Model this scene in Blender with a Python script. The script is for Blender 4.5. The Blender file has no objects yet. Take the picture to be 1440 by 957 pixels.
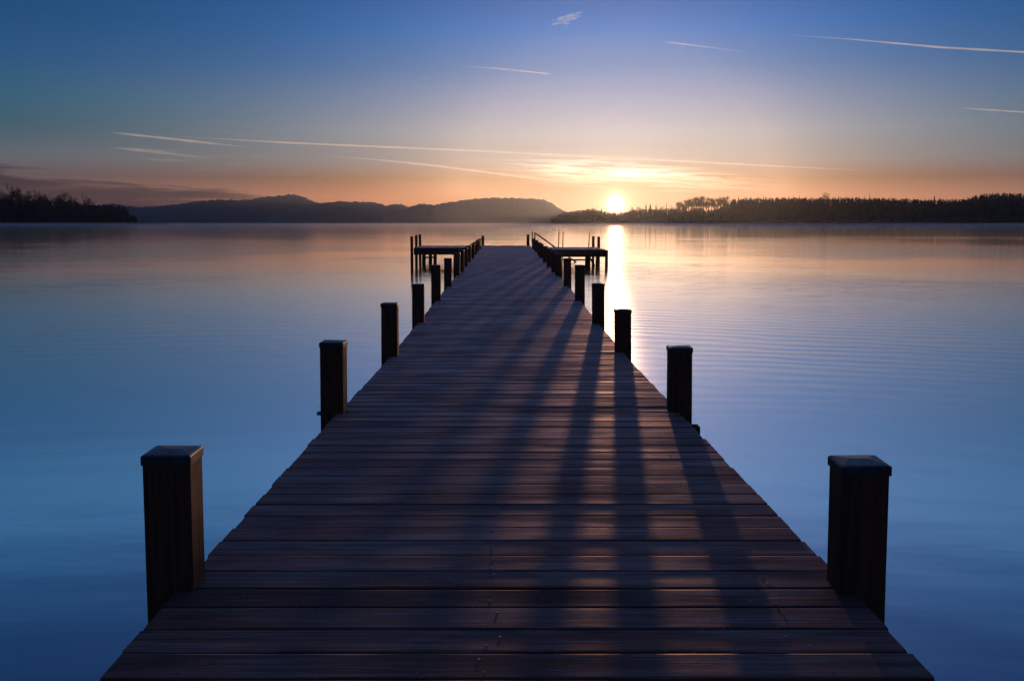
import bpy, math, random
from mathutils import Vector, Matrix
R = math.radians
S = bpy.context.scene
COL = S.collection
rnd = random.Random(11)

# ------------------------------------------------------------------ helpers
def lin(r, g, b):
    def c(u):
        u /= 255.0
        return u / 12.92 if u <= 0.04045 else ((u + 0.055) / 1.055) ** 2.4
    return (c(r), c(g), c(b), 1.0)

def tag(o, label=None, cat=None, group=None, kind=None):
    if label: o['label'] = label
    if cat: o['category'] = cat
    if group: o['group'] = group
    if kind: o['kind'] = kind
    return o

def empty(name, loc=(0, 0, 0)):
    o = bpy.data.objects.new(name, None)
    o.empty_display_size = 0.3
    o.location = loc
    COL.objects.link(o)
    return o

class MB:
    """collects faces, builds ONE mesh object"""
    def __init__(self):
        self.v, self.f, self.t = [], [], []
    def add(self, verts, faces, tone=0.5):
        n = len(self.v)
        self.v += [tuple(p) for p in verts]
        self.f += [tuple(i + n for i in q) for q in faces]
        self.t += [tone] * len(verts)
    def box(self, x0, x1, y0, y1, z0, z1, tone=0.5):
        self.add([(x0, y0, z0), (x1, y0, z0), (x1, y1, z0), (x0, y1, z0),
                  (x0, y0, z1), (x1, y0, z1), (x1, y1, z1), (x0, y1, z1)],
                 [(0, 3, 2, 1), (4, 5, 6, 7), (0, 1, 5, 4), (1, 2, 6, 5), (2, 3, 7, 6), (3, 0, 4, 7)], tone)
    def tube(self, a, b, r0, r1, n=8, cap=True, tone=0.5):
        a, b = Vector(a), Vector(b)
        d = (b - a)
        if d.length < 1e-6: return
        d.normalize()
        u = d.orthogonal().normalized()
        w = d.cross(u)
        vs = []
        for p, r in ((a, r0), (b, r1)):
            for k in range(n):
                an = 2 * math.pi * k / n
                vs.append(p + (u * math.cos(an) + w * math.sin(an)) * r)
        fs = [(k, (k + 1) % n, n + (k + 1) % n, n + k) for k in range(n)]
        if cap:
            fs.append(tuple(range(n - 1, -1, -1)))
            fs.append(tuple(range(n, 2 * n)))
        self.add(vs, fs, tone)
    def build(self, name, mat, parent=None, smooth=False, bevel=0.0, loc=None):
        me = bpy.data.meshes.new(name)
        me.from_pydata(self.v, [], self.f)
        at = me.attributes.new('tone', 'FLOAT', 'POINT')
        at.data.foreach_set('value', self.t)
        if smooth:
            me.polygons.foreach_set('use_smooth', [True] * len(me.polygons))
        me.materials.append(mat)
        me.update()
        o = bpy.data.objects.new(name, me)
        COL.objects.link(o)
        if loc: o.location = loc
        if parent: o.parent = parent
        if bevel:
            m = o.modifiers.new('bevel', 'BEVEL')
            m.width = bevel; m.segments = 2; m.limit_method = 'ANGLE'; m.angle_limit = R(40)
        return o

def interp(tab, x):
    if x <= tab[0][0]: return tab[0][1]
    for (a, va), (b, vb) in zip(tab, tab[1:]):
        if x <= b: return va + (vb - va) * (x - a) / (b - a)
    return tab[-1][1]

# ------------------------------------------------------------------ node helpers
class NT:
    def __init__(self, tree):
        self.t = tree; self.n = tree.nodes; self.l = tree.links
    def node(self, typ, **kw):
        n = self.n.new(typ)
        for k, v in kw.items(): setattr(n, k, v)
        return n
    def put(self, sock, v):
        if v is None: return
        if hasattr(v, 'is_linked'): self.l.new(v, sock)
        elif isinstance(v, (tuple, list)) and len(v) == 3 and sock.type == 'RGBA': sock.default_value = (*v, 1)
        else: sock.default_value = v
    def math(self, op, a, b=None, c=None, clamp=False):
        n = self.node('ShaderNodeMath', operation=op, use_clamp=clamp)
        self.put(n.inputs[0], a); self.put(n.inputs[1], b)
        if c is not None: self.put(n.inputs[2], c)
        return n.outputs[0]
    def mix(self, f, a, b, blend='MIX', clamp=False):
        n = self.node('ShaderNodeMix', data_type='RGBA', blend_type=blend, clamp_result=clamp)
        self.put(n.inputs[0], f); self.put(n.inputs[6], a); self.put(n.inputs[7], b)
        return n.outputs[2]
    def ramp(self, f, stops, ease='LINEAR'):
        n = self.node('ShaderNodeValToRGB')
        n.color_ramp.interpolation = ease
        el = n.color_ramp.elements
        while len(el) < len(stops): el.new(0.5)
        for e, (p, c) in zip(el, stops):
            e.position = p; e.color = c if len(c) == 4 else (*c, 1)
        self.put(n.inputs[0], f)
        return n.outputs[0]
    def smooth(self, v, a, b, lo=0.0, hi=1.0):
        n = self.node('ShaderNodeMapRange', interpolation_type='SMOOTHSTEP')
        self.put(n.inputs[0], v); n.inputs[1].default_value = a; n.inputs[2].default_value = b
        n.inputs[3].default_value = lo; n.inputs[4].default_value = hi
        return n.outputs[0]
    def noise(self, vec, scale, detail=3, rough=0.55, dist=0.0):
        n = self.node('ShaderNodeTexNoise')
        self.put(n.inputs['Vector'], vec)
        n.inputs['Scale'].default_value = scale; n.inputs['Detail'].default_value = detail
        n.inputs['Roughness'].default_value = rough; n.inputs['Distortion'].default_value = dist
        return n.outputs['Fac']
    def mapping(self, vec, loc=(0, 0, 0), rot=(0, 0, 0), sc=(1, 1, 1)):
        n = self.node('ShaderNodeMapping')
        self.put(n.inputs[0], vec); n.inputs[1].default_value = loc
        n.inputs[2].default_value = rot; n.inputs[3].default_value = sc
        return n.outputs[0]
    def attr(self, name):
        return self.node('ShaderNodeAttribute', attribute_name=name).outputs['Fac']

def new_mat(name):
    m = bpy.data.materials.new(name)
    m.use_nodes = True
    m.node_tree.nodes.clear()
    t = NT(m.node_tree)
    out = t.node('ShaderNodeOutputMaterial')
    return m, t, out

def principled(t, out, **kw):
    b = t.node('ShaderNodeBsdfPrincipled')
    for k, v in kw.items(): t.put(b.inputs[k], v)
    t.l.new(b.outputs[0], out.inputs['Surface'])
    return b

# ------------------------------------------------------------------ materials
def mat_planks():
    m, t, out = new_mat('weathered_planks')
    co = t.node('ShaderNodeTexCoord').outputs['Object']
    tone = t.attr('tone')
    off = t.node('ShaderNodeCombineXYZ')
    t.put(off.inputs[0], t.math('MULTIPLY', tone, 91.0)); t.put(off.inputs[1], t.math('MULTIPLY', tone, 37.0)); t.put(off.inputs[2], t.math('MULTIPLY', tone, 53.0))
    add = t.node('ShaderNodeVectorMath', operation='ADD')
    t.put(add.inputs[0], co); t.put(add.inputs[1], off.outputs[0])
    v = add.outputs[0]
    fine = t.noise(t.mapping(v, sc=(2.6, 120, 120)), 1.0, 5, 0.72, 0.3)
    mid = t.noise(t.mapping(v, sc=(0.9, 26, 26)), 1.0, 4, 0.6, 0.8)
    blot = t.noise(t.mapping(v, sc=(1.3, 5.0, 5.0)), 1.0, 3, 0.55)
    big = t.noise(co, 0.55, 2, 0.5)
    dark = t.mix(t.smooth(mid, 0.38, 0.62), (0.030, 0.018, 0.017, 1), (0.215, 0.125, 0.100, 1))
    dark = t.mix(t.smooth(fine, 0.47, 0.36, 0, 0.8), dark, (0.014, 0.010, 0.010, 1))
    red = t.mix(t.smooth(blot, 0.36, 0.62, 0, 0.8), dark, (0.21, 0.072, 0.044, 1))
    gray = t.mix(t.smooth(fine, 0.50, 0.66, 0, 0.75), red, (0.30, 0.24, 0.225, 1))
    tn = t.mix(1.0, gray, t.ramp(tone, [(0, (0.40, 0.40, 0.44)), (0.5, (1, 1, 1)), (1, (1.75, 1.55, 1.45))]), 'MULTIPLY')
    # knots
    vo = t.node('ShaderNodeTexVoronoi'); t.put(vo.inputs['Vector'], t.mapping(v, sc=(2.2, 9.0, 1.0))); vo.inputs['Scale'].default_value = 1.0
    kn = t.math('MULTIPLY', t.smooth(vo.outputs['Distance'], 0.03, 0.13, 1, 0), t.smooth(t.noise(v, 3.0, 1), 0.55, 0.6))
    c2 = t.mix(t.math('MULTIPLY', kn, 0.8), tn, (0.012, 0.009, 0.008, 1))
    spl = t.smooth(t.noise(t.mapping(v, loc=(5, 2, 1), sc=(0.8, 46, 20)), 1.0, 2, 0.45, 0.4), 0.325, 0.29)
    c2 = t.mix(t.math('MULTIPLY', spl, 0.9), c2, (0.008, 0.006, 0.006, 1))
    sta = t.noise(t.mapping(v, loc=(1, 9, 0), sc=(2.6, 7.0, 7.0)), 1.0, 5, 0.65)
    c2 = t.mix(t.smooth(sta, 0.52, 0.68, 0, 0.6), c2, (0.035, 0.024, 0.024, 1))
    # pale grit and frost specks
    sp = t.noise(co, 105.0, 1, 0.5)
    patch = t.noise(co, 3.5, 3, 0.6)
    spk = t.math('MULTIPLY', t.smooth(sp, 0.715, 0.75), t.smooth(patch, 0.48, 0.64))
    c3 = t.mix(t.math('MULTIPLY', spk, 0.9), c2, (0.55, 0.50, 0.47, 1))
    rough = t.math('ADD', t.math('MULTIPLY', fine, 0.22), t.smooth(blot, 0.3, 0.7, PLANK_ROUGH, PLANK_ROUGH + 0.16))
    hgt = t.math('ADD', t.math('MULTIPLY', fine, 0.7), t.math('MULTIPLY', mid, 0.9))
    hgt = t.math('SUBTRACT', hgt, t.math('MULTIPLY', t.math('ADD', kn, spl), 0.7))
    bump = t.node('ShaderNodeBump'); bump.inputs['Strength'].default_value = 0.22; bump.inputs['Distance'].default_value = 0.004
    t.put(bump.inputs['Height'], hgt)
    df = t.node('ShaderNodeBsdfDiffuse'); t.put(df.inputs['Color'], c3); t.put(df.inputs['Normal'], bump.outputs[0]); df.inputs['Roughness'].default_value = 0.5
    gl = t.node('ShaderNodeBsdfGlossy'); gl.inputs['Color'].default_value = (1.0, 0.80, 0.74, 1); t.put(gl.inputs['Roughness'], rough); t.put(gl.inputs['Normal'], bump.outputs[0])
    fr = t.node('ShaderNodeFresnel'); fr.inputs['IOR'].default_value = 1.45
    mx = t.node('ShaderNodeMixShader'); t.put(mx.inputs[0], t.math('MULTIPLY', fr.outputs[0], t.smooth(blot, 0.3, 0.7, PLANK_SPEC * 1.4, PLANK_SPEC * 0.6)))
    t.l.new(df.outputs[0], mx.inputs[1]); t.l.new(gl.outputs[0], mx.inputs[2]); t.l.new(mx.outputs[0], out.inputs['Surface'])
    return m

def mat_post(name, base, dark):
    m, t, out = new_mat(name)
    co = t.node('ShaderNodeTexCoord').outputs['Object']
    oi = t.node('ShaderNodeObjectInfo').outputs['Random']
    mp = t.node('ShaderNodeVectorMath', operation='ADD')
    t.put(mp.inputs[0], co)
    cb = t.node('ShaderNodeCombineXYZ'); t.put(cb.inputs[0], t.math('MULTIPLY', oi, 31.0)); t.put(cb.inputs[2], t.math('MULTIPLY', oi, 17.0))
    t.put(mp.inputs[1], cb.outputs[0])
    v = mp.outputs[0]
    g = t.noise(t.mapping(v, sc=(55, 55, 2.2)), 1.0, 4, 0.6, 0.4)
    b = t.noise(v, 5.0, 3, 0.6)
    c = t.mix(t.smooth(g, 0.3, 0.7), dark, base)
    c = t.mix(t.smooth(b, 0.4, 0.7, 0, 0.5), c, (base[0] * 0.5, base[1] * 0.6, base[2] * 0.6, 1))
    bump = t.node('ShaderNodeBump'); bump.inputs['Strength'].default_value = 0.5; bump.inputs['Distance'].default_value = 0.004
    ck = t.smooth(t.noise(t.mapping(v, loc=(3, 1, 2), sc=(48, 48, 1.6)), 1.0, 3, 0.5, 0.6), 0.31, 0.27)
    c = t.mix(t.math('MULTIPLY', ck, 0.35), c, (0.006, 0.004, 0.004, 1))
    bump.inputs['Strength'].default_value = 0.5; bump.inputs['Distance'].default_value = 0.003
    t.put(bump.inputs['Height'], t.math('SUBTRACT', g, ck))
    principled(t, out, **{'Base Color': c, 'Roughness': t.smooth(b, 0.3, 0.7, 0.8, 1.0), 'Specular IOR Level': 0.08, 'Normal': bump.outputs[0]})
    return m

def mat_metal(name, col, rough, metallic):
    m, t, out = new_mat(name)
    co = t.node('ShaderNodeTexCoord').outputs['Object']
    n1 = t.noise(co, 14.0, 4, 0.6)
    n2 = t.noise(co, 60.0, 3, 0.6)
    c = t.mix(t.smooth(n1, 0.35, 0.7), (col[0] * 0.55, col[1] * 0.55, col[2] * 0.55, 1), (*col, 1))
    bump = t.node('ShaderNodeBump'); bump.inputs['Strength'].default_value = 0.35; bump.inputs['Distance'].default_value = 0.004
    t.put(bump.inputs['Height'], n1)
    principled(t, out, **{'Base Color': c, 'Metallic': metallic, 'Roughness': t.smooth(n2, 0.3, 0.7, rough, rough + 0.2), 'Normal': bump.outputs[0]})
    return m

def mat_plant(name, c0, c1):
    m, t, out = new_mat(name)
    co = t.node('ShaderNodeTexCoord').outputs['Object']
    n1 = t.noise(co, 0.35, 4, 0.6)
    c = t.mix(t.smooth(n1, 0.35, 0.65), (*c0, 1), (*c1, 1))
    principled(t, out, **{'Base Color': c, 'Roughness': 0.85, 'Specular IOR Level': 0.15})
    return m

def mat_water():
    m, t, out = new_mat('lake_water')
    co = t.node('ShaderNodeTexCoord').outputs['Object']
    sep = t.node('ShaderNodeSeparateXYZ'); t.put(sep.inputs[0], co)
    warp = t.noise(t.mapping(co, sc=(0.05, 0.05, 1)), 1.0, 2, 0.5)
    def wave(rotz, scale, dist, detail, ph=0):
        w = t.node('ShaderNodeTexWave', wave_type='BANDS', bands_direction='Y', wave_profile='SIN')
        t.put(w.inputs['Vector'], t.mapping(co, rot=(0, 0, R(rotz)), loc=(ph, ph * 0.7, 0)))
        w.inputs['Scale'].default_value = scale; w.inputs['Distortion'].default_value = dist
        w.inputs['Detail'].default_value = detail; w.inputs['Detail Scale'].default_value = 0.35; w.inputs['Detail Roughness'].default_value = 0.5
        return w.outputs['Fac']
    wl = wave(-14, 0.40, 11.0, 3.0)
    wr = wave(20, 0.52, 12.0, 3.0, 13)
    wm = wave(58, 0.36, 9.0, 1.5, 31)
    side = t.smooth(sep.outputs[0], -3.0, 4.0)
    ripple = t.math('ADD', t.math('MULTIPLY', wl, t.math('SUBTRACT', 1.0, side)), t.math('MULTIPLY', wr, side))
    patch = t.smooth(t.noise(t.mapping(co, sc=(0.05, 0.035, 1)), 1.0, 3, 0.5), 0.40, 0.60, 0.12, 1.0)
    ripple = t.math('MULTIPLY', ripple, patch)
    n1 = t.noise(t.mapping(co, sc=(0.5, 1.1, 1)), 1.0, 3, 0.55)
    n2 = t.noise(t.mapping(co, sc=(0.10, 0.22, 1)), 1.0, 2, 0.5)
    h = t.math('ADD', t.math('MULTIPLY', ripple, 0.0068), t.math('MULTIPLY', wm, 0.0008))
    n3 = t.noise(t.mapping(co, rot=(0, 0, R(12)), sc=(0.9, 2.6, 1)), 1.0, 3, 0.5, 0.6)
    h = t.math('ADD', h, t.math('MULTIPLY', t.math('MULTIPLY', n3, patch), 0.011))
    h = t.math('ADD', h, t.math('MULTIPLY', n1, 0.004))
    h = t.math('ADD', h, t.math('MULTIPLY', n2, 0.016))
    fade = t.smooth(sep.outputs[1], 20.0, 200.0, 1.0, 0.03)
    bump = t.node('ShaderNodeBump'); bump.inputs['Distance'].default_value = 1.0
    t.put(bump.inputs['Strength'], t.math('MULTIPLY', fade, WATER_BUMP)); t.put(bump.inputs['Height'], h)
    rough = t.smooth(sep.outputs[1], 12.0, 44.0, WATER_ROUGH, 0.065)   # glassy calm away from the breeze along the pier
    fr = t.node('ShaderNodeFresnel'); fr.inputs['IOR'].default_value = WATER_IOR; t.put(fr.inputs['Normal'], bump.outputs[0])
    body = t.node('ShaderNodeBsdfDiffuse'); body.inputs[0].default_value = (0.001, 0.012, 0.045, 1); t.put(body.inputs['Normal'], bump.outputs[0])
    gl = t.node('ShaderNodeBsdfGlossy', distribution='MULTI_GGX'); gl.inputs[0].default_value = (1, 1, 1, 1); t.put(gl.inputs['Roughness'], rough); t.put(gl.inputs['Normal'], bump.outputs[0])
    mx = t.node('ShaderNodeMixShader'); t.put(mx.inputs[0], t.math('POWER', fr.outputs[0], 0.18))
    t.l.new(body.outputs[0], mx.inputs[1]); t.l.new(gl.outputs[0], mx.inputs[2]); t.l.new(mx.outputs[0], out.inputs['Surface'])
    return m

def mat_vapour(name, depth, width):
    """thin ice cloud: a see-through skin round a volume that scatters the low sun forward"""
    m, t, out = new_mat(name)
    vs = t.node('ShaderNodeVolumeScatter')
    vs.inputs['Color'].default_value = (0.60, 0.85, 1.0, 1)
    vs.inputs['Density'].default_value = depth / width
    vs.inputs['Anisotropy'].default_value = 0.55
    t.l.new(vs.outputs[0], out.inputs['Volume'])
    tr = t.node('ShaderNodeBsdfTransparent')
    t.l.new(tr.outputs[0], out.inputs['Surface'])
    return m

# ------------------------------------------------------------------ tunables
PLANK_ROUGH, PLANK_SPEC = 0.42, 0.46
WATER_ROUGH, WATER_IOR, WATER_BUMP = 0.18, 1.33, 0.7
SUN_AZ, SUN_EL = 6.015, 0.99
SUN_STRENGTH = 2.0
EXPOSURE = 0.0
HAZE_DENSITY, HAZE_G = 0.000030, 0.90

# ------------------------------------------------------------------ camera
cam = bpy.data.cameras.new('camera')
co = bpy.data.objects.new('camera', cam)
COL.objects.link(co)
cam.sensor_width = 36; cam.lens = 36.25; cam.clip_start = 0.1; cam.clip_end = 80000
ZC = 1.94
co.location = (0, 0, ZC)
co.rotation_euler = (R(90 - 6.531), 0, -R(0.314))
S.camera = co

# ------------------------------------------------------------------ world
def make_world():
    w = bpy.data.worlds.new('World')
    S.world = w
    w.use_nodes = True
    w.node_tree.nodes.clear()
    t = NT(w.node_tree)
    out = t.node('ShaderNodeOutputWorld')
    d = t.node('ShaderNodeTexCoord').outputs['Generated']
    sep = t.node('ShaderNodeSeparateXYZ'); t.put(sep.inputs[0], d)
    deg = 180 / math.pi
    el = t.math('MULTIPLY', t.math('ARCSINE', sep.outputs[2]), deg)
    az = t.math('MULTIPLY', t.math('ARCTAN2', sep.outputs[0], sep.outputs[1]), deg)
    a, e = R(SUN_AZ), R(SUN_EL)
    dot = t.node('ShaderNodeVectorMath', operation='DOT_PRODUCT')
    t.put(dot.inputs[0], d); dot.inputs[1].default_value = (math.sin(a) * math.cos(e), math.cos(a) * math.cos(e), math.sin(e))
    ang = t.math('MULTIPLY', t.math('ARCCOSINE', t.math('MINIMUM', dot.outputs['Value'], 1.0)), deg)
    daz = t.math('ABSOLUTE', t.math('SUBTRACT', az, SUN_AZ))
    # vertical colour of the dusk sky, towards the sun and 33 degrees aside; above the frame brightened to lift water and deck
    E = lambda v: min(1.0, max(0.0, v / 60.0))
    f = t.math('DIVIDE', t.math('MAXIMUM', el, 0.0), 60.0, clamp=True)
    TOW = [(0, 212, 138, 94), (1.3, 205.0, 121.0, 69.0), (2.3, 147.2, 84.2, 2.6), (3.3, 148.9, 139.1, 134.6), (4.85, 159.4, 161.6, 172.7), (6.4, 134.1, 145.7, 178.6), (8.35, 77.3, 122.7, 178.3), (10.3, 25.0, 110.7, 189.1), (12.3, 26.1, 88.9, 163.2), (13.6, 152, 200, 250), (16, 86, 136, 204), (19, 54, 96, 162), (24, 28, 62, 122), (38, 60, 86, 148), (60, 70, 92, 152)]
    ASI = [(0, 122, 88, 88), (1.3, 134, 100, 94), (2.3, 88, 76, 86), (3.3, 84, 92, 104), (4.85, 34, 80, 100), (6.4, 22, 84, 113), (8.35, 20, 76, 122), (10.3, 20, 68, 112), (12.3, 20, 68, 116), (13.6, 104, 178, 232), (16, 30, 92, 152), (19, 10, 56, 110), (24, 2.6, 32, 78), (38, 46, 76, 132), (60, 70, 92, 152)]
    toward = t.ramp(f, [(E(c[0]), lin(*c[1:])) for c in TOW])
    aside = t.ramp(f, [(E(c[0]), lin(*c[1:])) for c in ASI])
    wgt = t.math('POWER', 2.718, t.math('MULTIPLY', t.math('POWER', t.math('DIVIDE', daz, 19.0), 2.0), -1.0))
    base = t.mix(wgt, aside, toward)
    # far from the sun the dusk sky keeps darkening
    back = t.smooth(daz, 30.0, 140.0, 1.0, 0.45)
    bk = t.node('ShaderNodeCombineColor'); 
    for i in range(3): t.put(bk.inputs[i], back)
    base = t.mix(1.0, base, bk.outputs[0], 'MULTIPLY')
    # low cloud bank in the west and thin streaks above it
    cv = t.node('ShaderNodeCombineXYZ'); t.put(cv.inputs[0], az); t.put(cv.inputs[1], t.math('ADD', el, t.math('MULTIPLY', az, 0.035)))
    cvec = cv.outputs[0]
    nb = t.noise(t.mapping(cvec, sc=(0.16, 1.9, 1)), 1.0, 4, 0.6, 0.4)
    edge = t.math('ADD', t.math('MULTIPLY', t.math('ADD', az, 26.0), -0.083), 2.55)
    edge = t.math('MINIMUM', edge, 2.9)
    edge = t.math('ADD', edge, t.math('MULTIPLY', t.math('SUBTRACT', nb, 0.5), 2.4))
    bank = t.smooth(t.math('SUBTRACT', edge, el), -0.22, 0.40)
    bank = t.math('MULTIPLY', bank, t.smooth(az, -17.0, -8.0, 1, 0))
    base = t.mix(t.math('MULTIPLY', t.math('MULTIPLY', bank, t.smooth(nb, 0.25, 0.6, 0.75, 1.0)), 0.95), base, lin(40, 30, 50))
    ns = t.noise(t.mapping(cvec, loc=(7, 3, 0), sc=(0.10, 2.6, 1)), 1.0, 3, 0.6, 0.6)
    band = t.math('MULTIPLY', t.smooth(el, 2.6, 3.1), t.smooth(el, 5.2, 3.4))
    stk = t.math('MULTIPLY', t.math('MULTIPLY', t.smooth(ns, 0.52, 0.72), band), t.smooth(az, -9.0, -16.0))
    base = t.mix(t.math('MULTIPLY', stk, 0.35), base, lin(178, 150, 150))
    # light of the sun spread by the air, and thin cloud lit from behind by it
    def glow(width, power, amp, col, src=ang):
        g = t.math('POWER', 2.718, t.math('MULTIPLY', t.math('POWER', t.math('DIVIDE', src, width), power), -1.0))
        cc = t.node('ShaderNodeCombineColor')
        for i in range(3): t.put(cc.inputs[i], t.math('MULTIPLY', g, amp * col[i]))
        return cc.outputs[0]
    wide = glow(4.8, 1.0, 0.36, (1.0, 0.84, 0.66))
    near = glow(0.85, 1.0, 0.7, (1.0, 0.72, 0.34))
    disc = glow(0.30, 1.6, 9.0, (1.0, 0.76, 0.38))
    cx = t.math('DIVIDE', t.math('SUBTRACT', az, SUN_AZ + 0.4), 4.2)
    cy = t.math('DIVIDE', t.math('SUBTRACT', t.math('ADD', el, t.math('MULTIPLY', t.math('SUBTRACT', az, SUN_AZ), 0.07)), 2.62), 0.52)
    cr = t.math('SQRT', t.math('ADD', t.math('MULTIPLY', cx, cx), t.math('MULTIPLY', cy, cy)))
    nc = t.noise(t.mapping(cvec, loc=(2.3, 5.1, 0), rot=(0, 0, R(2.5)), sc=(0.22, 4.2, 1)), 1.0, 4, 0.55, 0.5)
    lit = t.math('MULTIPLY', t.math('POWER', 2.718, t.math('MULTIPLY', t.math('MULTIPLY', cr, cr), -1.0)), t.smooth(nc, 0.36, 0.62, 0.1, 1.0))
    lc = t.node('ShaderNodeCombineColor')
    for i, k in enumerate((1.5, 1.25, 0.85)): t.put(lc.inputs[i], t.math('MULTIPLY', lit, k))
    def add(a_, b_): return t.mix(1.0, a_, b_, 'ADD')
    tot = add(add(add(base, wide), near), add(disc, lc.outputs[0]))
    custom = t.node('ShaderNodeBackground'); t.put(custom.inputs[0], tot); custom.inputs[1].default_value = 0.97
    sky = t.node('ShaderNodeTexSky', sky_type='NISHITA')
    sky.sun_disc = False
    sky.sun_elevation = R(SUN_EL); sky.sun_rotation = R(SUN_AZ)
    sky.altitude = 600; sky.air_density = 1.0; sky.dust_density = 0.6; sky.ozone_density = 2.0
    nb_ = t.node('ShaderNodeBackground'); t.put(nb_.inputs[0], sky.outputs[0]); nb_.inputs[1].default_value = NISHITA
    ad = t.node('ShaderNodeAddShader')
    t.l.new(custom.outputs[0], ad.inputs[0]); t.l.new(nb_.outputs[0], ad.inputs[1])
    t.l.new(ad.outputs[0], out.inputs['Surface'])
    w.cycles.sampling_method = 'MANUAL'; w.cycles.sample_map_resolution = 2048
NISHITA = 0.008
make_world()

sl = bpy.data.lights.new('sun', 'SUN')
sl.energy = SUN_STRENGTH; sl.angle = R(0.65); sl.color = (1.0, 0.56, 0.30)
so = bpy.data.objects.new('sun', sl)
COL.objects.link(so)
sdir = Vector((math.sin(R(SUN_AZ)) * math.cos(R(SUN_EL)), math.cos(R(SUN_AZ)) * math.cos(R(SUN_EL)), math.sin(R(SUN_EL))))
so.rotation_euler = sdir.to_track_quat('Z', 'Y').to_euler()
so.location = sdir * 300

# ------------------------------------------------------------------ shared materials
M_PLANK = mat_planks()
M_POST = mat_post('dark_post_wood', (0.17, 0.066, 0.042, 1), (0.065, 0.029, 0.020, 1))
M_BEAM = mat_post('beam_wood', (0.075, 0.046, 0.034, 1), (0.030, 0.018, 0.014, 1))
M_CAP = mat_metal('cap_sheet', (0.06, 0.055, 0.055), 0.38, 0.3)
M_STEEL = mat_metal('galvanised_tube', (0.22, 0.22, 0.22), 0.35, 0.9)
M_WATER = mat_water()

# ------------------------------------------------------------------ water
mb = MB()
ys = [-4100, -500, -60, 0, 60, 500, 4100]
vs = [(x, y, 0.0) for y in ys for x in ys]
n = len(ys)
mb.add(vs, [(j * n + i, j * n + i + 1, (j + 1) * n + i + 1, (j + 1) * n + i) for j in range(n - 1) for i in range(n - 1)])
water = mb.build('water', M_WATER)
tag(water, kind='structure')

# ------------------------------------------------------------------ pier
DECK = 0.74
L_EDGE = [(-3, -1.07), (3, -1.08), (6, -1.075), (8.4, -1.045), (11.6, -1.06), (15, -1.08), (18, -1.10), (22, -1.13), (54.1, -1.21)]
R_EDGE = [(-3, 1.14), (3, 1.135), (6, 1.10), (8.4, 1.085), (11.6, 1.095), (15, 1.13), (18, 1.16), (22, 1.18), (54.1, 1.24)]
SKEW = -0.0045
pier = empty('wooden_pier', (0, 0, 0))
tag(pier, 'long dark wooden pier running out over the lake between two rows of capped posts', 'pier')

deck = MB()
def plank(mbx, x0, x1, y0, y1, z, tone, tilt, segs=7, thick=0.045, skew=SKEW):
    """one board with softly rounded long edges, cupped and a little crooked"""
    prof = [(0.0, -0.006), (0.02, -0.0012), (0.06, 0.0), (0.5, -0.0004), (0.94, 0.0), (0.98, -0.0012), (1.0, -0.006)]
    ph = rnd.uniform(0, 6.28); amp = rnd.uniform(0, 0.004); bow = rnd.uniform(-0.0007, 0.0007)
    vs, m = [], len(prof)
    for i in range(segs + 1):
        u = i / segs
        x = x0 + (x1 - x0) * u
        wob = amp * math.sin(ph + u * 5.0)
        ez = bow * (2 * u - 1) ** 2
        for (p, dz) in prof:
            y = y0 + (y1 - y0) * p + wob + skew * x
            vs.append((x, y, z + dz + ez + tilt * (p - 0.5)))
        vs.append((x, y1 + wob + skew * x, z - thick)); vs.append((x, y0 + wob + skew * x, z - thick))
    k = m + 2
    fs = []
    for i in range(segs):
        for j in range(k):
            fs.append((i * k + j, i * k + (j + 1) % k, (i + 1) * k + (j + 1) % k, (i + 1) * k + j)[::-1])
    fs.append(tuple(range(k))); fs.append(tuple(segs * k + j for j in range(k - 1, -1, -1)))
    mbx.add(vs, fs, tone)

rows = []
y = -1.6
while y < 54.0:
    pitch = 0.168 + rnd.uniform(-0.008, 0.008)
    gap = rnd.choice((0.003, 0.004, 0.006, 0.008, 0.012))
    tone = min(1, max(0, rnd.gauss(0.5, 0.21)))
    z = DECK + rnd.gauss(0, 0.0005)
    xl = interp(L_EDGE, y) + rnd.uniform(-0.006, 0.006); xr = interp(R_EDGE, y) + rnd.uniform(-0.006, 0.006)
    tilt = rnd.gauss(0, 0.0004)
    rows.append((y, y + pitch - gap, z))
    plank(deck, xl, xr, y, y + pitch - gap, z, tone, tilt, 7 if y < 16 else 4)
    y += pitch
deck_o = deck.build('deck', M_PLANK, pier)
for (ya, yb, za) in rows:
    if not 2.45 < ya < 5.6: continue
    for x in (-0.86, -0.05, 0.86):
        for q in (0.27, 0.73):
            if rnd.random() < 0.30: continue
            xx = x + rnd.gauss(0, 0.022); yy = ya + (yb - ya) * (q + rnd.gauss(0, 0.05)) + SKEW * xx
            sc = MB(); sc.tube((xx, yy, za - 0.004), (xx, yy, za + 0.0012), 0.0046, 0.0040, 7)
            sc.build('screw', M_STEEL, pier)

for x in (-0.86, -0.05, 0.86):
    b = MB(); b.box(x - 0.05, x + 0.05, -1.6, 53.95, DECK - 0.24, DECK - 0.050); b.build('stringer', M_BEAM, pier)
b = MB(); b.box(-1.2, 1.23, 54.02, 54.06, DECK - 0.26, DECK - 0.012); b.build('end_board', M_BEAM, pier)

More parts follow.
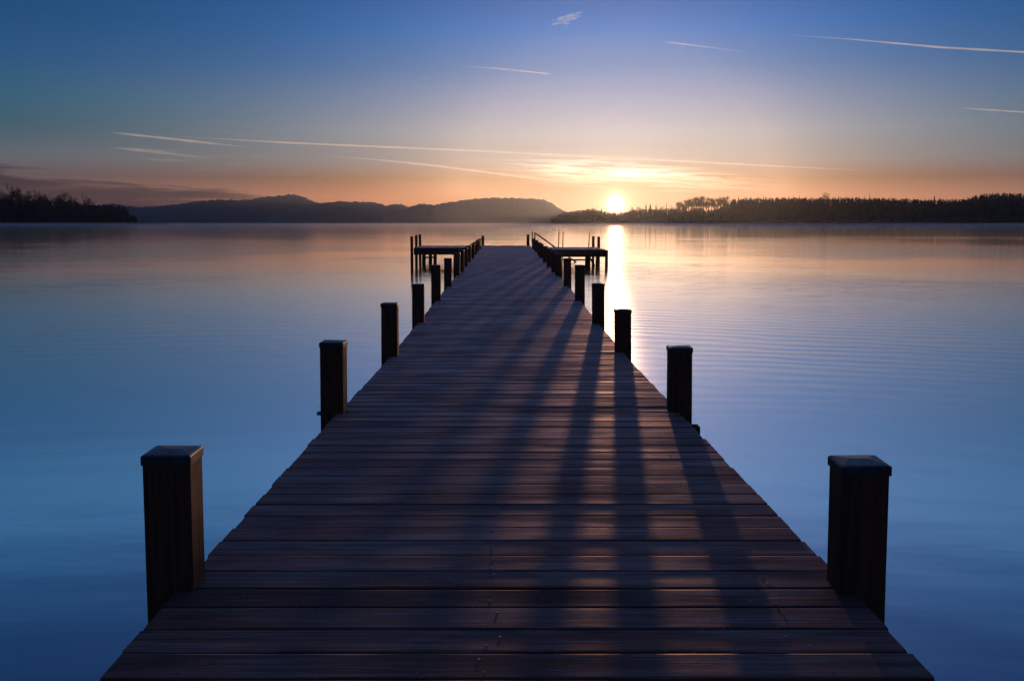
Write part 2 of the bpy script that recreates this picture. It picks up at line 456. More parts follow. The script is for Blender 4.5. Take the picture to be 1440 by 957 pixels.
def post_mesh(px, py, w, top, rot, lean, mat_o, cap=True, bottom=-1.0, parent=None, flare=0.0):
    h = w / 2
    m_ = MB()
    nz = 6
    vs = []
    for i in range(nz + 1):
        u = i / nz
        z = bottom + (top - bottom) * u
        r = h * (1 + 0.012 * math.sin(u * 9 + px * 40))
        vs += [(-r, -r, z), (r, -r, z), (r, r, z), (-r, r, z)]
    fs = [(0, 3, 2, 1), tuple(4 * nz + k for k in range(4))]
    for i in range(nz):
        for k in range(4):
            fs.append((i * 4 + k, i * 4 + (k + 1) % 4, (i + 1) * 4 + (k + 1) % 4, (i + 1) * 4 + k))
    Mx = Matrix.Rotation(rot, 4, 'Z') @ Matrix.Rotation(lean[1], 4, 'Y') @ Matrix.Rotation(lean[0], 4, 'X')
    m_.add([Mx @ Vector(v) for v in vs], fs)
    po = m_.build('post', M_POST, parent, bevel=0.006, loc=(px, py, 0))
    if cap:
        c = MB()
        o = h + 0.0042
        t0, t1, t2 = top - 0.027, top + 0.003, top + 0.011
        d = 0.007
        ridge = 0.35 * o
        vs = [(-o, -o, t0), (o, -o, t0), (o, o, t0), (-o, o, t0),
              (-o, -o, t1), (o, -o, t1), (o, o, t1), (-o, o, t1),
              (-o + d, -o + d, t1 + 0.004), (o - d, -o + d, t1 + 0.004), (o - d, o - d, t1 + 0.004), (-o + d, o - d, t1 + 0.004),
              (-ridge, 0.1 * o, t2), (ridge, 0.1 * o, t2)]
        fs = [(3, 2, 1, 0), (0, 1, 5, 4), (1, 2, 6, 5), (2, 3, 7, 6), (3, 0, 4, 7),
              (4, 5, 9, 8), (5, 6, 10, 9), (6, 7, 11, 10), (7, 4, 8, 11),
              (8, 9, 13, 12), (9, 10, 13), (10, 11, 12, 13), (11, 8, 12)]
        c.add([Mx @ Vector(v) for v in vs], fs)
        c.build('post_cap', M_CAP, po, bevel=0.002)
    return po

LP = [(3.06, 0.494), (6.02, 0.495), (8.64, 0.517), (11.6, 0.50), (14.9, 0.58), (18.15, 0.565), (22.05, 0.545), (25.2, 0.52), (28.3, 0.50),
      (31.5, 0.49), (34.7, 0.48), (38.2, 0.475), (42.3, 0.475), (45.6, 0.475), (53.9, 0.50)]
RP = [(3.02, 0.472), (6.05, 0.458), (8.9, 0.44), (11.42, 0.52), (14.88, 0.58), (18.3, 0.56), (21.8, 0.545), (25.0, 0.51), (28.1, 0.48),
      (31.3, 0.475), (35.1, 0.475), (37.6, 0.475), (42.0, 0.475), (46.3, 0.475), (53.9, 0.55)]
for side, tab in ((-1, LP), (1, RP)):
    for i, (py, h) in enumerate(tab):
        w = 0.152 if i == 0 else 0.144
        e = interp(L_EDGE if side < 0 else R_EDGE, py)
        if py < 24:
            py *= 1.07; h = 1.2 - (1.2 - h) * 1.07
            px = e + side * (0.082 - w / 2 + {(-1, 0): 0.028, (1, 0): 0.026, (-1, 1): 0.027, (1, 1): 0.012}.get((side, i), 0.006))
        else:
            px = e + side * (0.05 + 0.05 * (py - 22) / 32 - w / 2)
        if side > 0 and py > 50: px = 1.13
        post_mesh(px, py + w / 2, w, DECK + h, R(rnd.uniform(-2.5, 2.5) + (3 if i == 0 and side < 0 else 0)),
                  (R(rnd.uniform(-0.6, 0.6)), R(-0.5 * side + rnd.uniform(-0.5, 0.5))), M_POST, parent=pier)
        # cap beam carrying the deck at this bent; one on the right sticks out past the edge
        b = MB()
        xo = e + side * 0.055 if (side > 0 and i == 1) else e - side * 0.03
        b.box(min(xo, -side * 0.9), max(xo, -side * 0.9), py + w + 0.01 + (0.11 if side < 0 else 0), py + w + 0.10 + (0.11 if side < 0 else 0), DECK - 0.40, DECK - 0.245)
        b.build('cross_beam', M_BEAM, pier)
# beam end beside the second post on the right
b = MB(); b.box(1.02, 1.158, 6.05, 6.14, DECK - 0.078, DECK - 0.012); b.build('beam_end', M_BEAM, pier, bevel=0.004)
# bolt heads on the outer face of the second post on the left
b = MB(); b.tube((-1.165, 6.49, DECK - 0.01), (-1.207, 6.49, DECK - 0.01), 0.016, 0.014, 6); b.build('bolt', M_STEEL, pier)

# ------------------------------------------------------------------ side platforms
def wing(name, label, x0, x1, y0, y1, piles, tall):
    root = empty(name, ((x0 + x1) / 2, (y0 + y1) / 2, 0))
    tag(root, label, 'platform', 'bathing platforms at the head of the pier')
    ox, oy = root.location.x, root.location.y
    d = MB()
    x = x0
    while x < x1 - 0.05:
        pw = min(0.17, x1 - x)
        t_ = min(1, max(0, rnd.gauss(0.5, 0.2)))
        zt = DECK + rnd.gauss(0, 0.003)
        d.box(x - ox, x + pw - 0.008 - ox, y0 - oy, y1 - oy, zt - 0.045, zt, t_)
        x += 0.17
    d.build('deck', M_PLANK, root)
    f = MB(); f.box(x0 - ox, x1 - ox, y0 - 0.065 - oy, y0 - 0.012 - oy, DECK - 0.33, DECK - 0.035); f.build('front_beam', M_BEAM, root)
    f = MB(); f.box(x0 - ox, x1 - ox, y1 + 0.012 - oy, y1 + 0.065 - oy, DECK - 0.30, DECK - 0.035); f.build('rear_beam', M_BEAM, root)
    for xx in (x0 + 0.02, x1 - 0.08):
        f = MB(); f.box(xx - ox, xx + 0.06 - ox, y0 - oy, y1 - oy, DECK - 0.27, DECK - 0.05); f.build('side_beam', M_BEAM, root)
    for (x, yy, top, r) in piles:
        f = MB(); f.tube((x - ox, yy - oy, -1.2), (x - ox + 0.02, yy - oy, top), r, r * 0.92, 12); f.build('pile', M_POST, root, smooth=False)
    for (x, yy, top, r) in tall:
        f = MB(); f.tube((x - ox, yy - oy, -1.2), (x - ox, yy - oy, top), r, r * 0.95, 12); f.build('mooring_post', M_POST, root)
    return root
wl = wing('side_platform', 'plank bathing platform on the left of the pier head, three bare posts at its end', -4.40, -1.30, 49.25, 54.0,
          [(-4.05, 50.6, DECK - 0.06, 0.10), (-3.95, 53.6, DECK - 0.06, 0.10), (-3.62, 52.4, DECK - 0.06, 0.09), (-1.6, 50.0, DECK - 0.06, 0.09), (-1.7, 53.6, DECK - 0.06, 0.09)],
          [(-4.50, 49.32, 1.28, 0.072), (-4.50, 51.75, 1.31, 0.072), (-4.50, 54.0, 1.32, 0.072)])
b = MB(); ox, oy = wl.location.x, wl.location.y
b.box(-4.1 - ox, -3.55 - ox, 50.45 - oy, 50.50 - oy, 0.20, 0.28); b.build('brace', M_BEAM, wl)
wr = wing('side_platform', 'plank bathing platform on the right of the pier head, swim ladder at its back', 1.42, 4.42, 46.0, 50.4,
          [(3.62, 46.5, DECK - 0.06, 0.10), (3.95, 49.6, DECK - 0.06, 0.085), (4.26, 48.6, DECK - 0.06, 0.085), (1.75, 46.4, DECK - 0.06, 0.10), (1.75, 50.0, DECK - 0.06, 0.09)],
          [(4.47, 46.1, DECK - 0.03, 0.075), (4.49, 50.3, 1.25, 0.072)])
ox, oy = wr.location.x, wr.location.y
b = MB(); b.box(3.0 - ox, 3.75 - ox, 48.0 - oy, 48.06 - oy, 0.17, 0.25); b.build('brace', M_BEAM, wr)
b = MB(); b.tube((3.62 - ox, 46.6 - oy, 0.62), (4.2 - ox, 46.6 - oy, -0.4), 0.04, 0.04, 8); b.build('brace', M_BEAM, wr)
b = MB(); b.tube((3.92 - ox, 50.5 - oy, -0.8), (4.06 - ox, 50.5 - oy, 1.42), 0.028, 0.022, 8); b.build('stake', M_POST, wr)

pile = MB(); pile.tube((0, 0, -1.2), (0, 0, 1.24), 0.075, 0.068, 12)
po = pile.build('mooring_pile', M_POST, loc=(4.40, 52.4, 0))
tag(po, 'lone round pile standing in the water just behind the outer corner of the right platform', 'pile')

# swim ladder at the back edge of the right platform
lad = empty('swim_ladder', (2.66, 50.55, 0))
tag(lad, 'thin two railed swim ladder rising above the back edge of the right platform', 'ladder')
for dx in (-0.095, 0.115):
    b = MB(); b.tube((dx - 0.06, 0, -0.9), (dx, 0, 1.49), 0.024, 0.022, 10); b.build('rail', M_STEEL, lad)
for k in range(4):
    z = -0.5 + 0.28 * k
    b = MB(); b.tube((-0.14, 0, z), (0.10, 0, z), 0.016, 0.016, 8); b.build('rung', M_STEEL, lad)

# stairs into the water behind the right platform
st = empty('bathing_stairs', (1.25, 50.95, 0))
tag(st, 'steep bathing stairs with sloping handrail, going down right of the pier head', 'stairs')
run, drop = 2.35, 1.66
for yy in (-0.10, 0.55):
    b = MB()
    b.add([(0.03, yy, 0.70), (0.03, yy + 0.04, 0.70), (run, yy + 0.04, -0.95), (run, yy, -0.95), (0.03, yy, 0.50), (0.03, yy + 0.04, 0.50), (run, yy + 0.04, -1.15), (run, yy, -1.15)],
          [(0, 3, 2, 1), (4, 5, 6, 7), (0, 4, 7, 3), (1, 2, 6, 5), (0, 1, 5, 4), (3, 7, 6, 2)])
    b.build('side_board', M_BEAM, st)
for k in range(8):
    u = 0.10 + 0.11 * k
    b = MB(); b.box(run * u - 0.11, run * u + 0.11, -0.055, 0.545, 0.66 - 1.65 * u, 0.695 - 1.65 * u); b.build('tread', M_BEAM, st)
b = MB(); b.tube((0.14, -0.13, 1.435), (2.42, -0.13, -0.18), 0.036, 0.036, 10); b.build('handrail', M_POST, st)
for (xx, zt) in ((0.02, 1.50), (0.15, 1.44)):
    b = MB(); b.tube((xx, -0.13, 0.4), (xx, -0.13, zt), 0.026, 0.026, 10); b.build('rail_post', M_POST, st)
b = MB(); b.tube((1.5, -0.13, -0.6), (1.5, -0.13, 0.46), 0.026, 0.026, 10); b.build('rail_post', M_POST, st)

# ------------------------------------------------------------------ far shores
F = 1450.0
def at(px, D): return (px - 712.0) / F * D          # metres aside of the pier axis at distance D
def up(py, D): return ZC + (312.5 - py) / F * D      # height at distance D

M_HILL = mat_plant('far_woods', (0.024, 0.034, 0.036), (0.042, 0.052, 0.050))
M_BANK = mat_plant('bank_soil', (0.035, 0.035, 0.025), (0.060, 0.055, 0.035))
M_CON = mat_plant('conifer_needles', (0.020, 0.030, 0.026), (0.040, 0.052, 0.042))
M_BARE = mat_plant('bare_twigs', (0.040, 0.032, 0.026), (0.070, 0.055, 0.042))
M_BARK = mat_plant('bark', (0.045, 0.036, 0.030), (0.085, 0.070, 0.056))

def terrain(name, prof, D, depth, step, jit, mat, rise=0.5, kind='structure'):
    """a wooded ridge: rises from the waterline at distance D to its crest, falls again behind"""
    x0, x1 = at(prof[0][0], D), at(prof[-1][0], D)
    nx = int((x1 - x0) / step)
    sl = [0.0, 0.02, 0.06, 0.14, 0.26, 0.40, 0.5, 0.62, 0.8, 1.0]
    hh = [-1.0, 0.5, 0.18, 0.38, 0.66, 0.92, 1.0, 0.9, 0.5, -1.0]
    vs = []
    wob = [rnd.uniform(0, 6.28) for _ in range(6)]
    j1 = 0.0
    for i in range(nx + 1):
        x = x0 + (x1 - x0) * i / nx
        px = 712.0 + x / D * F
        Dc = D + depth * 0.5
        crest = up(interp(prof, px), Dc)
        cx_ = x * Dc / D
        for k, (s, h) in enumerate(zip(sl, hh)):
            dd = D + depth * s
            xx = x * dd / D
            zz = h if k in (0, 1, len(sl) - 1) else crest * h + rnd.uniform(-jit, jit) * (1.0 if 4 < k < 8 else 0.15)
            shore = 12 * math.sin(x * 0.011 + wob[0]) + 5 * math.sin(x * 0.031 + wob[1]) if k < 2 else rnd.uniform(-step, step) * (0.3 if 4 < k < 8 else 0.0)
            vs.append((xx, dd + shore, zz))
    m_ = len(sl)
    fs = [(i * m_ + k, (i + 1) * m_ + k, (i + 1) * m_ + k + 1, i * m_ + k + 1) for i in range(nx) for k in range(m_ - 1)]
    mb = MB(); mb.add(vs, fs)
    o = mb.build(name, mat, smooth=True)
    tag(o, kind=kind)
    return o

HILL_A = [(-500, 293), (100, 291), (150, 288), (165, 286), (185, 290), (205, 291.5), (225, 290), (245, 288.5), (262, 286), (285, 283), (310, 281), (335, 281.5), (355, 281), (375, 277.5),
          (395, 275.5), (412, 274), (425, 275.5), (440, 282), (450, 286), (470, 290), (500, 296), (520, 302)]
HILL_B = [(380, 306), (430, 290), (455, 286), (466, 284.5), (480, 283.2), (500, 284), (525, 284.5), (535, 286), (545, 289.5), (555, 287), (565, 287.5), (577, 292), (600, 297), (640, 304)]
HILL_C = [(540, 306), (570, 295), (582, 289), (592, 287.2), (602, 287), (612, 289), (625, 286), (640, 284), (660, 280.5), (680, 279.3), (700, 278.7), (730, 279), (750, 279.5), (766, 282),
          (776, 286), (784, 292), (795, 297), (830, 301), (880, 306)]
terrain('hills', HILL_A, 3300, 700, 5.0, 2.2, M_HILL)
terrain('hills', HILL_B, 2900, 600, 5.0, 2.0, M_HILL)
terrain('hills', HILL_C, 2500, 560, 4.5, 1.9, M_HILL)

BANK_L = [(-400, 306), (0, 306), (120, 307), (170, 309.5), (200, 311.2), (238, 312.0)]
BANK_N = [(768, 311.0), (800, 309), (870, 308), (950, 306), (1000, 304)]
BANK_R = [(900, 309), (950, 304), (1000, 301), (1100, 299), (1280, 300), (1360, 298), (1440, 295), (1800, 295)]
terrain('shore', BANK_L, 900, 160, 4.0, 0.3, M_BANK)
terrain('shore', BANK_N, 1300, 160, 4.0, 0.3, M_BANK)
terrain('shore', BANK_R, 1000, 180, 4.0, 0.3, M_BANK)

# ---- tree shapes (unit: metres, base at the origin)
def conifer(rg, h, rad, whorls=13, arms=7):
    c, tr = MB(), MB()
    tr.tube((0, 0, -0.5), (0, 0, h * 0.94), h * 0.014 + 0.05, 0.03, 5, False)
    z0 = h * rg.uniform(0.10, 0.22)
    for w in range(whorls):
        u = w / (whorls - 1)
        z = z0 + (h - z0) * u * 0.97
        r = rad * (1 - u) ** 0.6 + 0.25
        a0 = rg.uniform(0, 6.28)
        for k in range(arms):
            a = a0 + 6.283 * k / arms + rg.uniform(-0.2, 0.2)
            rr = r * rg.uniform(0.65, 1.15)
            dz = -rr * rg.uniform(0.12, 0.40)
            wd = 6.283 / arms * 0.62
            hh = (h - z0) / whorls * rg.uniform(1.0, 1.5)
            p = Vector((math.cos(a) * rr, math.sin(a) * rr, z + dz))
            l = Vector((math.cos(a - wd) * rr * 0.55, math.sin(a - wd) * rr * 0.55, z + dz * 0.4 - 0.1))
            q = Vector((math.cos(a + wd) * rr * 0.55, math.sin(a + wd) * rr * 0.55, z + dz * 0.4 - 0.1))
            t_ = Vector((0, 0, z + hh))
            c.add([p, l, t_, q], [(0, 2, 1), (0, 3, 2), (0, 1, 3)])
    return tr, c

def bare_tree(rg, h, spread, clear=0.30, dens=1.0, fuzz=0.30, lim=(0.75, 1.0)):
    """leafless broadleaf: trunk, limbs and a haze of twigs"""
    c, tr = MB(), MB()
    tips = []
    def grow(p, d, L, r, lev, mbx):
        q = p + d * L
        mbx.tube(p, q, r, r * 0.66, 4 if lev < 2 else 3, False)
        if lev >= 3:
            tips.append(q); return
        nb = (3, 4, 4)[lev]
        for k in range(nb):
            s = rg.uniform(0.45, 1.0)
            ax = d.orthogonal().normalized()
            ax.rotate(Matrix.Rotation(rg.uniform(0, 6.28), 3, d))
            nd = d.copy(); nd.rotate(Matrix.Rotation(rg.uniform(0.35, 0.85), 3, ax))
            nd = (nd + Vector((0, 0, 0.22))).normalized()
            grow(p + d * L * s, nd, L * rg.uniform(0.55, 0.78), max(0.05, r * 0.52), lev + 1, tr if lev < 1 else c)
    lean = Vector((rg.uniform(-0.06, 0.06), rg.uniform(-0.06, 0.06), 1)).normalized()
    th = h * clear
    tr.tube((0, 0, -0.5), lean * th, h * 0.016 + 0.06, h * 0.012 + 0.05, 6, False)
    for k in range(4 + int(h / 7)):
        a = 6.28 * k / 5 + rg.uniform(-0.5, 0.5)
        d = Vector((math.cos(a) * spread, math.sin(a) * spread, rg.uniform(0.9, 1.7))).normalized()
        if k == 0: d = Vector((0.05, 0.02, 1)).normalized()
        grow(lean * th * rg.uniform(*lim), d, h * rg.uniform(0.24, 0.33), h * 0.008 + 0.05, 0 if k < 3 else 1, tr)
    top = max(t_.z for t_ in tips)
    kz = h / top
    for m_ in (c, tr):
        m_.v = [(x, y_, z * kz if z > 0 else z) for (x, y_, z) in m_.v]
    for t_ in tips:
        t_ = Vector((t_.x, t_.y, t_.z * kz))
        for _ in range(int(3 * dens + rg.random())):
            p = t_ + Vector((rg.gauss(0, 0.5), rg.gauss(0, 0.5), rg.gauss(-0.1, 0.5)))
            s = fuzz * rg.uniform(0.6, 1.6)
            a = Vector((rg.gauss(0, 1), rg.gauss(0, 1), rg.gauss(0, 1))).normalized() * s
            b_ = Vector((rg.gauss(0, 1), rg.gauss(0, 1), rg.gauss(0, 1))).normalized() * s * 0.55
            c.add([p - a, p + b_, p + a, p - b_], [(0, 1, 2, 3)])
    return tr, c

def tree_proto(kind, seed, h, *a):
    rg = random.Random(seed)
    tr, c = (conifer if kind == 'c' else bare_tree)(rg, h, *a)
    name = 'conifer_tree' if kind == 'c' else 'bare_tree'
    root = empty(name)
    tr.build('trunk', M_BARK, root); c.build('crown', M_CON if kind == 'c' else M_BARE, root)
    root['h'] = h
    return root
def copy_tree(o):
    c = o.copy(); COL.objects.link(c)
    for ch in list(o.children):
        d = ch.copy(); COL.objects.link(d); d.parent = c
    return c
used = {}
def place(proto, x, yv, z, h, label, group=None, cat='tree', fat=1.0):
    o = proto if proto.name not in used else copy_tree(proto)
    used[proto.name] = 1
    k = h / proto['h']
    o.location = (x, yv, z); o.scale = (k * fat, k * fat, k); o.rotation_euler = (0, 0, rnd.uniform(0, 6.28))
    for key in ('label', 'group', 'category'):
        if key in o: del o[key]
    tag(o, label, cat, group)
    return o

CON = [tree_proto('c', 100 + i, 22.0, r_) for i, r_ in enumerate((2.6, 3.0, 2.2, 3.4))]
BARE = [tree_proto('b', 200 + i, 24.0, sp, cl, de) for i, (sp, cl, de) in enumerate(((0.75, 0.30, 1.0), (0.60, 0.38, 1.0), (0.9, 0.26, 1.2), (0.5, 0.45, 0.9)))]
TALL = [tree_proto('b', 300 + i, 24.0, sp, cl, de, 0.40, (0.42, 1.0)) for i, (sp, cl, de) in enumerate(((0.26, 0.74, 0.8), (0.22, 0.78, 0.8), (0.30, 0.70, 0.9)))]

# woodland masses: every tree a low shape of its own, one object per wood
def wood(name, skyline, D, depth, bank, n_px, rows, mix_c, seed, drop):
    rg = random.Random(seed)
    mb = MB()
    for r_ in range(rows):
        dd = D + 14 + depth * r_ / rows
        px = skyline[0][0]
        while px < skyline[-1][0]:
            px += n_px * rg.uniform(0.5, 1.5)
            x = at(px, dd); yv = dd + rg.uniform(-6, 6)
            g = up(interp(bank, px), D + 80) * min(1.0, 0.25 + 0.75 * (r_ + 1) / rows)
            top = up(interp(skyline, px), yv) - abs(rg.gauss(0, drop)) - (0 if r_ > rows * 0.4 else rg.uniform(0, 8))
            h = max(3.0, top - g)
            if rg.random() < mix_c:
                wv = max(6, int(h / 2.4)); rad = h * rg.uniform(0.11, 0.16)
                z0 = h * 0.05
                for w in range(wv):
                    u = w / (wv - 1); z = z0 + (h - z0) * u * 0.96; rr = rad * (1 - u) ** 0.55 + 0.3
                    ks = 6; a0 = rg.uniform(0, 6.28); base = len(mb.v)
                    ring = [(x + math.cos(a0 + 6.283 * k / ks) * rr * rg.uniform(0.7, 1.2), yv + math.sin(a0 + 6.283 * k / ks) * rr, g + z - rr * rg.uniform(0.1, 0.4)) for k in range(ks)]
                    mb.add(ring + [(x, yv, g + min(h, z + (h - z0) / wv * 1.5))], [(k, (k + 1) % ks, ks) for k in range(ks)])
            else:
                rad = h * rg.uniform(0.14, 0.24)
                mb.tube((x, yv, g - 1), (x, yv, g + h * 0.8), 0.25, 0.1, 4, False)
                for k in range(int(46 + h * 1.5)):
                    a = rg.uniform(0, 6.28); u = rg.uniform(0.12, 1.0)
                    rr = rad * math.sin(math.pi * min(1, max(0.04, (1 - u) * 0.85 + 0.08))) * math.sqrt(rg.random()) * 1.25
                    p = Vector((x + math.cos(a) * rr, yv + math.sin(a) * rr, g + h * u))
                    s = rg.uniform(0.35, 1.0)
                    q = Vector((rg.gauss(0, 1), rg.gauss(0, 1), rg.gauss(0, 1))).normalized() * s
                    b_ = Vector((rg.gauss(0, 1), rg.gauss(0, 1), rg.gauss(0, 1))).normalized() * s
                    mb.add([p - q, p + b_, p + q, p - b_], [(0, 1, 2, 3)])
    o = mb.build(name, M_CON)
    tag(o, kind='stuff')
    return o

SKY_L = [(-400, 276), (0, 277), (20, 279), (40, 281), (75, 281), (110, 283), (120, 286), (140, 287), (160, 288), (178, 291), (186, 298), (192, 306)]
SKY_N = [(772, 305.5), (796, 299), (815, 295), (830, 293), (850, 297), (870, 299.5), (885, 296), (900, 294), (930, 294), (950, 292), (985, 292)]
SKY_R = [(935, 300), (950, 297), (985, 296), (1010, 292), (1022, 283), (1035, 278.5), (1060, 278), (1100, 278), (1200, 278), (1280, 280), (1320, 280.5), (1355, 280),
         (1364, 276), (1375, 273), (1400, 271.5), (1440, 271.5), (1500, 272), (1800, 276)]
o = wood('forest', SKY_L, 900, 90, BANK_L, 4.5, 7, 0.35, 5, 1.2); tag(o, 'dark wood filling the left shore below the taller bare trees', 'wood')
o = wood('forest', SKY_N, 1300, 90, BANK_N, 3.2, 7, 0.35, 6, 1.6); tag(o, 'low hazy wood on the shore beneath the setting sun', 'wood')
o = wood('forest', SKY_R, 1000, 110, BANK_R, 4.2, 9, 0.6, 7, 1.5); tag(o, 'long dark forest along the right shore of the lake', 'wood')

# bare trees that rise out of the left wood
LT = [(4, 270), (14, 267), (25, 260.5), (33, 263), (43, 265.5), (54, 270), (62, 268.5), (70, 273), (88, 271), (98, 269.5), (106, 274)]
for i, (px, py) in enumerate(LT):
    D = 905 + rnd.uniform(0, 40)
    if (px, py) == (25, 260.5):
        lab, g = 'tallest bare tree in the dark wood at the left edge of the lake', None
    else:
        lab, g = 'bare tree rising above the dark wood on the left shore', 'bare trees above the left wood'
    place(BARE[i % 4], at(px, D), D, 2.5, up(py, D) - 2.5, lab, g, fat=0.95)
place(BARE[2], at(127.5, 930), 930, 2.5, up(274.5, 930) - 2.5, 'lone round crowned bare tree at the right end of the left wood', fat=0.85)
for px, py in ((148, 288), (162, 289), (178, 290)):
    place(BARE[0], at(px, 925), 925, 1.5, up(py, 925) - 1.5, 'small bare tree at the low tip of the left wood', 'small trees at the tip of the left wood', fat=1.1)

# tall trees with see-through trunks at the left end of the right forest
xs = [951, 955, 959.5, 963, 967, 970, 973.5, 977, 980, 983.5, 987, 991, 995, 999, 1003, 1007.5, 1011, 1015, 1019]
ts = [284, 282.5, 282, 281, 279.5, 278.5, 277.5, 277, 276, 275.8, 276.5, 279, 277.5, 278.5, 279.5, 279, 277, 276, 275.8]
for i, (px, py) in enumerate(zip(xs, ts)):
    D = 1020 + rnd.uniform(-8, 40)
    g0 = up(interp(BANK_R, px), 1080) * 0.7
    place(TALL[i % 3], at(px, D), D, g0, up(py, D) - g0, 'tall slender tree in the thin row where the sky shows between the trunks', 'thin row of tall trees right of the sun', fat=0.9)
# trees standing up out of the low wood by the sun
for i, (px, py, kind) in enumerate([(795, 296, 'b'), (806, 295, 'b'), (832, 291.5, 'b'), (845, 293, 'c'), (890, 290, 'b'), (898, 290, 'b'), (907, 287, 'c'), (913, 287, 'c'), (921, 288, 'c'), (929, 290, 'b'), (943, 289, 'b')]):
    D = 1315 + rnd.uniform(0, 30)
    g0 = 2.5
    pr = CON[i % 4] if kind == 'c' else BARE[i % 4]
    place(pr, at(px, D), D, g0, up(py, D) - g0, ('dark pointed' if kind == 'c' else 'hazy rounded') + ' tree standing out of the low wood near the sun', 'trees in the low wood near the sun, ' + ('pointed' if kind == 'c' else 'rounded'), fat=1.1)
place(CON[2], at(935.5, 1330), 1330, 2.5, up(285, 1330) - 2.5, 'single thin spire of a tree between the sun and the tall tree row', fat=0.55)
place(BARE[3], at(1159, 1060), 1060, 9.0, up(270.0, 1060) - 9.0, 'tree sticking up highest from the level skyline of the right forest', fat=0.8)
place(CON[0], at(1219, 1060), 1060, 9.0, up(273.5, 1060) - 9.0, 'thin spire above the level middle of the right forest', fat=0.5)
place(CON[1], at(1310, 1060), 1060, 9.0, up(275.5, 1060) - 9.0, 'dark pointed tree above the dip in the right forest skyline', fat=0.9)
k = 0
for px in [1028, 1036, 1044, 1053, 1062, 1071, 1080, 1089, 1097, 1106, 1113, 1121, 1130, 1138, 1147, 1168, 1176, 1186, 1195, 1204, 1212, 1228, 1237, 1246, 1256, 1264, 1272, 1281, 1288, 1297, 1319, 1327, 1336, 1344, 1351, 1358,
           1363, 1369, 1375, 1383, 1391, 1399, 1407, 1415, 1422, 1430, 1438]:
    D = 1040 + rnd.uniform(0, 45)
    py = interp(SKY_R, px) - rnd.choice((0.1, 0.4, 0.7, 1.4))
    g0 = 8.0
    right = px > 1361
    place(CON[k % 4], at(px, D), D, g0, up(py, D) - g0,
          'dark conifer along the highest right hand end of the forest' if right else 'dark conifer in the level skyline of the right forest',
          'conifers of the high right end of the forest' if right else 'conifers in the level forest skyline', fat=rnd.uniform(0.7, 1.0))
    k += 1

# ------------------------------------------------------------------ vapour trails and the small cloud, far beyond the haze
DS = 20000.0
import mathutils
Rc = co.rotation_euler.to_matrix()
def sky_pt(px, py, D=DS):
    d = Rc @ Vector(((px - 720) / F, -(py - 478.5) / F, -1.0))
    return Vector((0, 0, ZC)) + d * (D / d.y)
def trail(label, pts, width, strength, fade):
    P = [sky_pt(*p) for p in pts]
    # smooth through the points
    Q = []
    for a_, b_ in zip(P, P[1:]):
        for k in range(8): Q.append(a_.lerp(b_, k / 8))
    Q.append(P[-1])
    o_ = Q[0].copy()
    m_ = MB(); n = 10; vs = []
    for i, q in enumerate(Q):
        d = (Q[min(i + 1, len(Q) - 1)] - Q[max(i - 1, 0)]).normalized()
        u = d.cross(Vector((0, 1, 0))).normalized(); w_ = d.cross(u)
        s = i / (len(Q) - 1)
        r = (width[0] + (width[1] - width[0]) * s) * 0.5 * DS / F * (1 + 0.10 * math.sin(i * 1.7))
        a0, a1, b0, b1 = fade
        r *= 0.06 + 0.94 * min(1.0, max(0.0, (s - a0) / max(1e-6, a1 - a0))) * min(1.0, max(0.0, (b1 - s) / max(1e-6, b1 - b0)))
        for k in range(n):
            an = 6.283 * k / n
            vs.append(q - o_ + (u * math.cos(an) + w_ * math.sin(an)) * r)
    fs = [(i * n + k, i * n + (k + 1) % n, (i + 1) * n + (k + 1) % n, (i + 1) * n + k) for i in range(len(Q) - 1) for k in range(n)]
    m_.add(vs, fs)
    ob = m_.build('contrail', mat_vapour('vapour_trail', strength * 1.3, 0.5 * (width[0] + width[1]) * DS / F), smooth=True, loc=o_)
    tag(ob, label, 'contrail', 'contrails in the evening sky')
trail('short bright trail starting at the far left above the bank of cloud', [(150, 185.5), (230, 194), (300, 202), (362, 208)], (3.0, 3.5), 0.42, (0, 0.12, 0.5, 1.0))
trail('longest trail, running level across the sky and above the sun', [(228, 190.5), (400, 200.5), (560, 207.5), (720, 214.5), (860, 221.5), (1000, 229), (1130, 235.5), (1250, 241.5)], (2.6, 2.6), 0.60, (0, 0.15, 0.75, 1.0))
trail('trail sloping down below the longest one towards the sun', [(448, 218), (540, 225.5), (620, 234), (720, 247), (790, 255), (850, 261)], (3.0, 4.0), 0.50, (0, 0.3, 0.7, 1.0))
trail('short thin trail high in the middle of the sky', [(640, 92.5), (700, 96.5), (777, 104.5)], (1.8, 2.2), 0.42, (0, 0.5, 0.96, 1.0))
trail('thin trail high in the sky between the small cloud and the right trail', [(930, 58.5), (985, 65), (1060, 74.5)], (2.4, 1.8), 0.40, (0, 0.15, 0.4, 1.0))
trail('bright trail leaving the picture at the upper right', [(1100, 49), (1200, 55.5), (1320, 66.5), (1460, 74.5)], (3.4, 3.0), 0.52, (0, 0.6, 0.99, 1.0))
trail('faint short trail low at the right edge of the sky', [(1335, 151), (1390, 154.5), (1460, 159)], (2.0, 2.4), 0.36, (0, 0.4, 0.99, 1.0))
trail('faint broad trail below the short bright one on the far left', [(150, 207), (220, 214), (310, 224)], (5.0, 4.0), 0.20, (0, 0.3, 0.6, 1.0))
trail('broad soft trail falling from above the sun to the right forest', [(735, 234), (830, 246), (930, 256), (1100, 269)], (6.0, 5.0), 0.42, (0, 0.25, 0.5, 1.0))

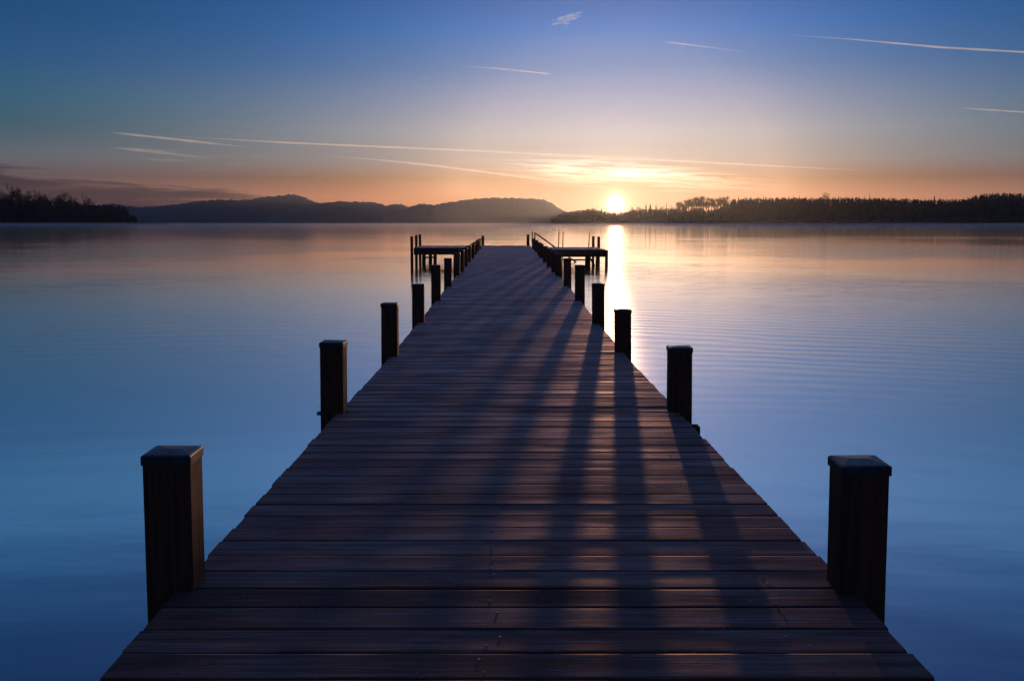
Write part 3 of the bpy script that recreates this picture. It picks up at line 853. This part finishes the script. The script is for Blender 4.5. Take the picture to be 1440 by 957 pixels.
cl = MB(); rg = random.Random(4)
c0 = sky_pt(797, 26.5)
shreds = []
for q in range(64):
    dx = max(-18, min(18, rg.gauss(0, 8.5)))
    dy = -0.20 * dx + rg.gauss(0, 3.0)
    shreds.append((dx, dy, rg.uniform(2.0, 6.5), rg.uniform(0.25, 0.95)))
for (dx, dy, a_, b_) in shreds:
    k = DS / F
    cx_, cz_ = dx * k, -dy * k
    U, V = 14, 8
    vs = [(cx_, 0, cz_ + b_ * k)]
    for j in range(1, V):
        for i in range(U):
            th = math.pi * j / V; ph = 6.283 * i / U; f_ = rg.uniform(0.88, 1.12)
            vs.append((cx_ + math.sin(th) * math.cos(ph) * a_ * k * f_, math.sin(th) * math.sin(ph) * a_ * k * 0.8, cz_ + (math.cos(th) * b_ + math.sin(th) * math.cos(ph) * a_ * 0.14) * k * f_))
    vs.append((cx_, 0, cz_ - b_ * k))
    fs = [(0, 1 + i, 1 + (i + 1) % U) for i in range(U)]
    for j in range(V - 2):
        for i in range(U): fs.append((1 + j * U + i, 1 + (j + 1) * U + i, 1 + (j + 1) * U + (i + 1) % U, 1 + j * U + (i + 1) % U))
    l = len(vs) - 1
    fs += [(l, 1 + (V - 2) * U + (i + 1) % U, 1 + (V - 2) * U + i) for i in range(U)]
    cl.add(vs, fs)
ob = cl.build('cloud', mat_vapour('thin_cloud', 0.36, 6 * DS / F), smooth=True, loc=c0)
tag(ob, 'small pale wisp of cloud alone at the top of the sky', 'cloud')

# ------------------------------------------------------------------ the air
hz = MB(); hz.box(-4300, 4300, -4300, 4300, -4.0, 170.0)
mh = bpy.data.materials.new('evening_air'); mh.use_nodes = True; mh.node_tree.nodes.clear()
t = NT(mh.node_tree); out = t.node('ShaderNodeOutputMaterial')
pv = t.node('ShaderNodeVolumePrincipled')
pv.inputs['Color'].default_value = (0.76, 0.84, 0.96, 1); pv.inputs['Density'].default_value = HAZE_DENSITY; pv.inputs['Anisotropy'].default_value = HAZE_G
t.l.new(pv.outputs[0], out.inputs['Volume'])
ho = hz.build('haze', mh)
tag(ho, kind='stuff')

mi = MB(); mi.box(-1500, 1500, 430, 850, 0.06, 1.5)
mm = bpy.data.materials.new('shore_mist'); mm.use_nodes = True; mm.node_tree.nodes.clear()
t = NT(mm.node_tree); out = t.node('ShaderNodeOutputMaterial')
pv = t.node('ShaderNodeVolumePrincipled')
pv.inputs['Color'].default_value = (1.0, 0.86, 0.80, 1); pv.inputs['Density'].default_value = 0.0013; pv.inputs['Anisotropy'].default_value = 0.3
t.l.new(pv.outputs[0], out.inputs['Volume'])
mo = mi.build('mist', mm)
tag(mo, 'thin pale mist lying on the water before the far shore', 'mist', kind='stuff')

# ------------------------------------------------------------------ render settings
S.render.engine = 'CYCLES'
S.view_settings.view_transform = 'Standard'
S.view_settings.look = 'None'
S.view_settings.exposure = EXPOSURE
S.view_settings.gamma = 1.0
S.view_settings.use_curve_mapping = False
cy = S.cycles
cy.use_denoising = True
cy.denoiser = 'OPENIMAGEDENOISE'
cy.denoising_input_passes = 'RGB_ALBEDO_NORMAL'
cy.denoising_prefilter = 'ACCURATE'
cy.max_bounces = 8; cy.transparent_max_bounces = 24; cy.volume_bounces = 1
cy.sample_clamp_indirect = 6.0
cy.sample_clamp_direct = 4.0
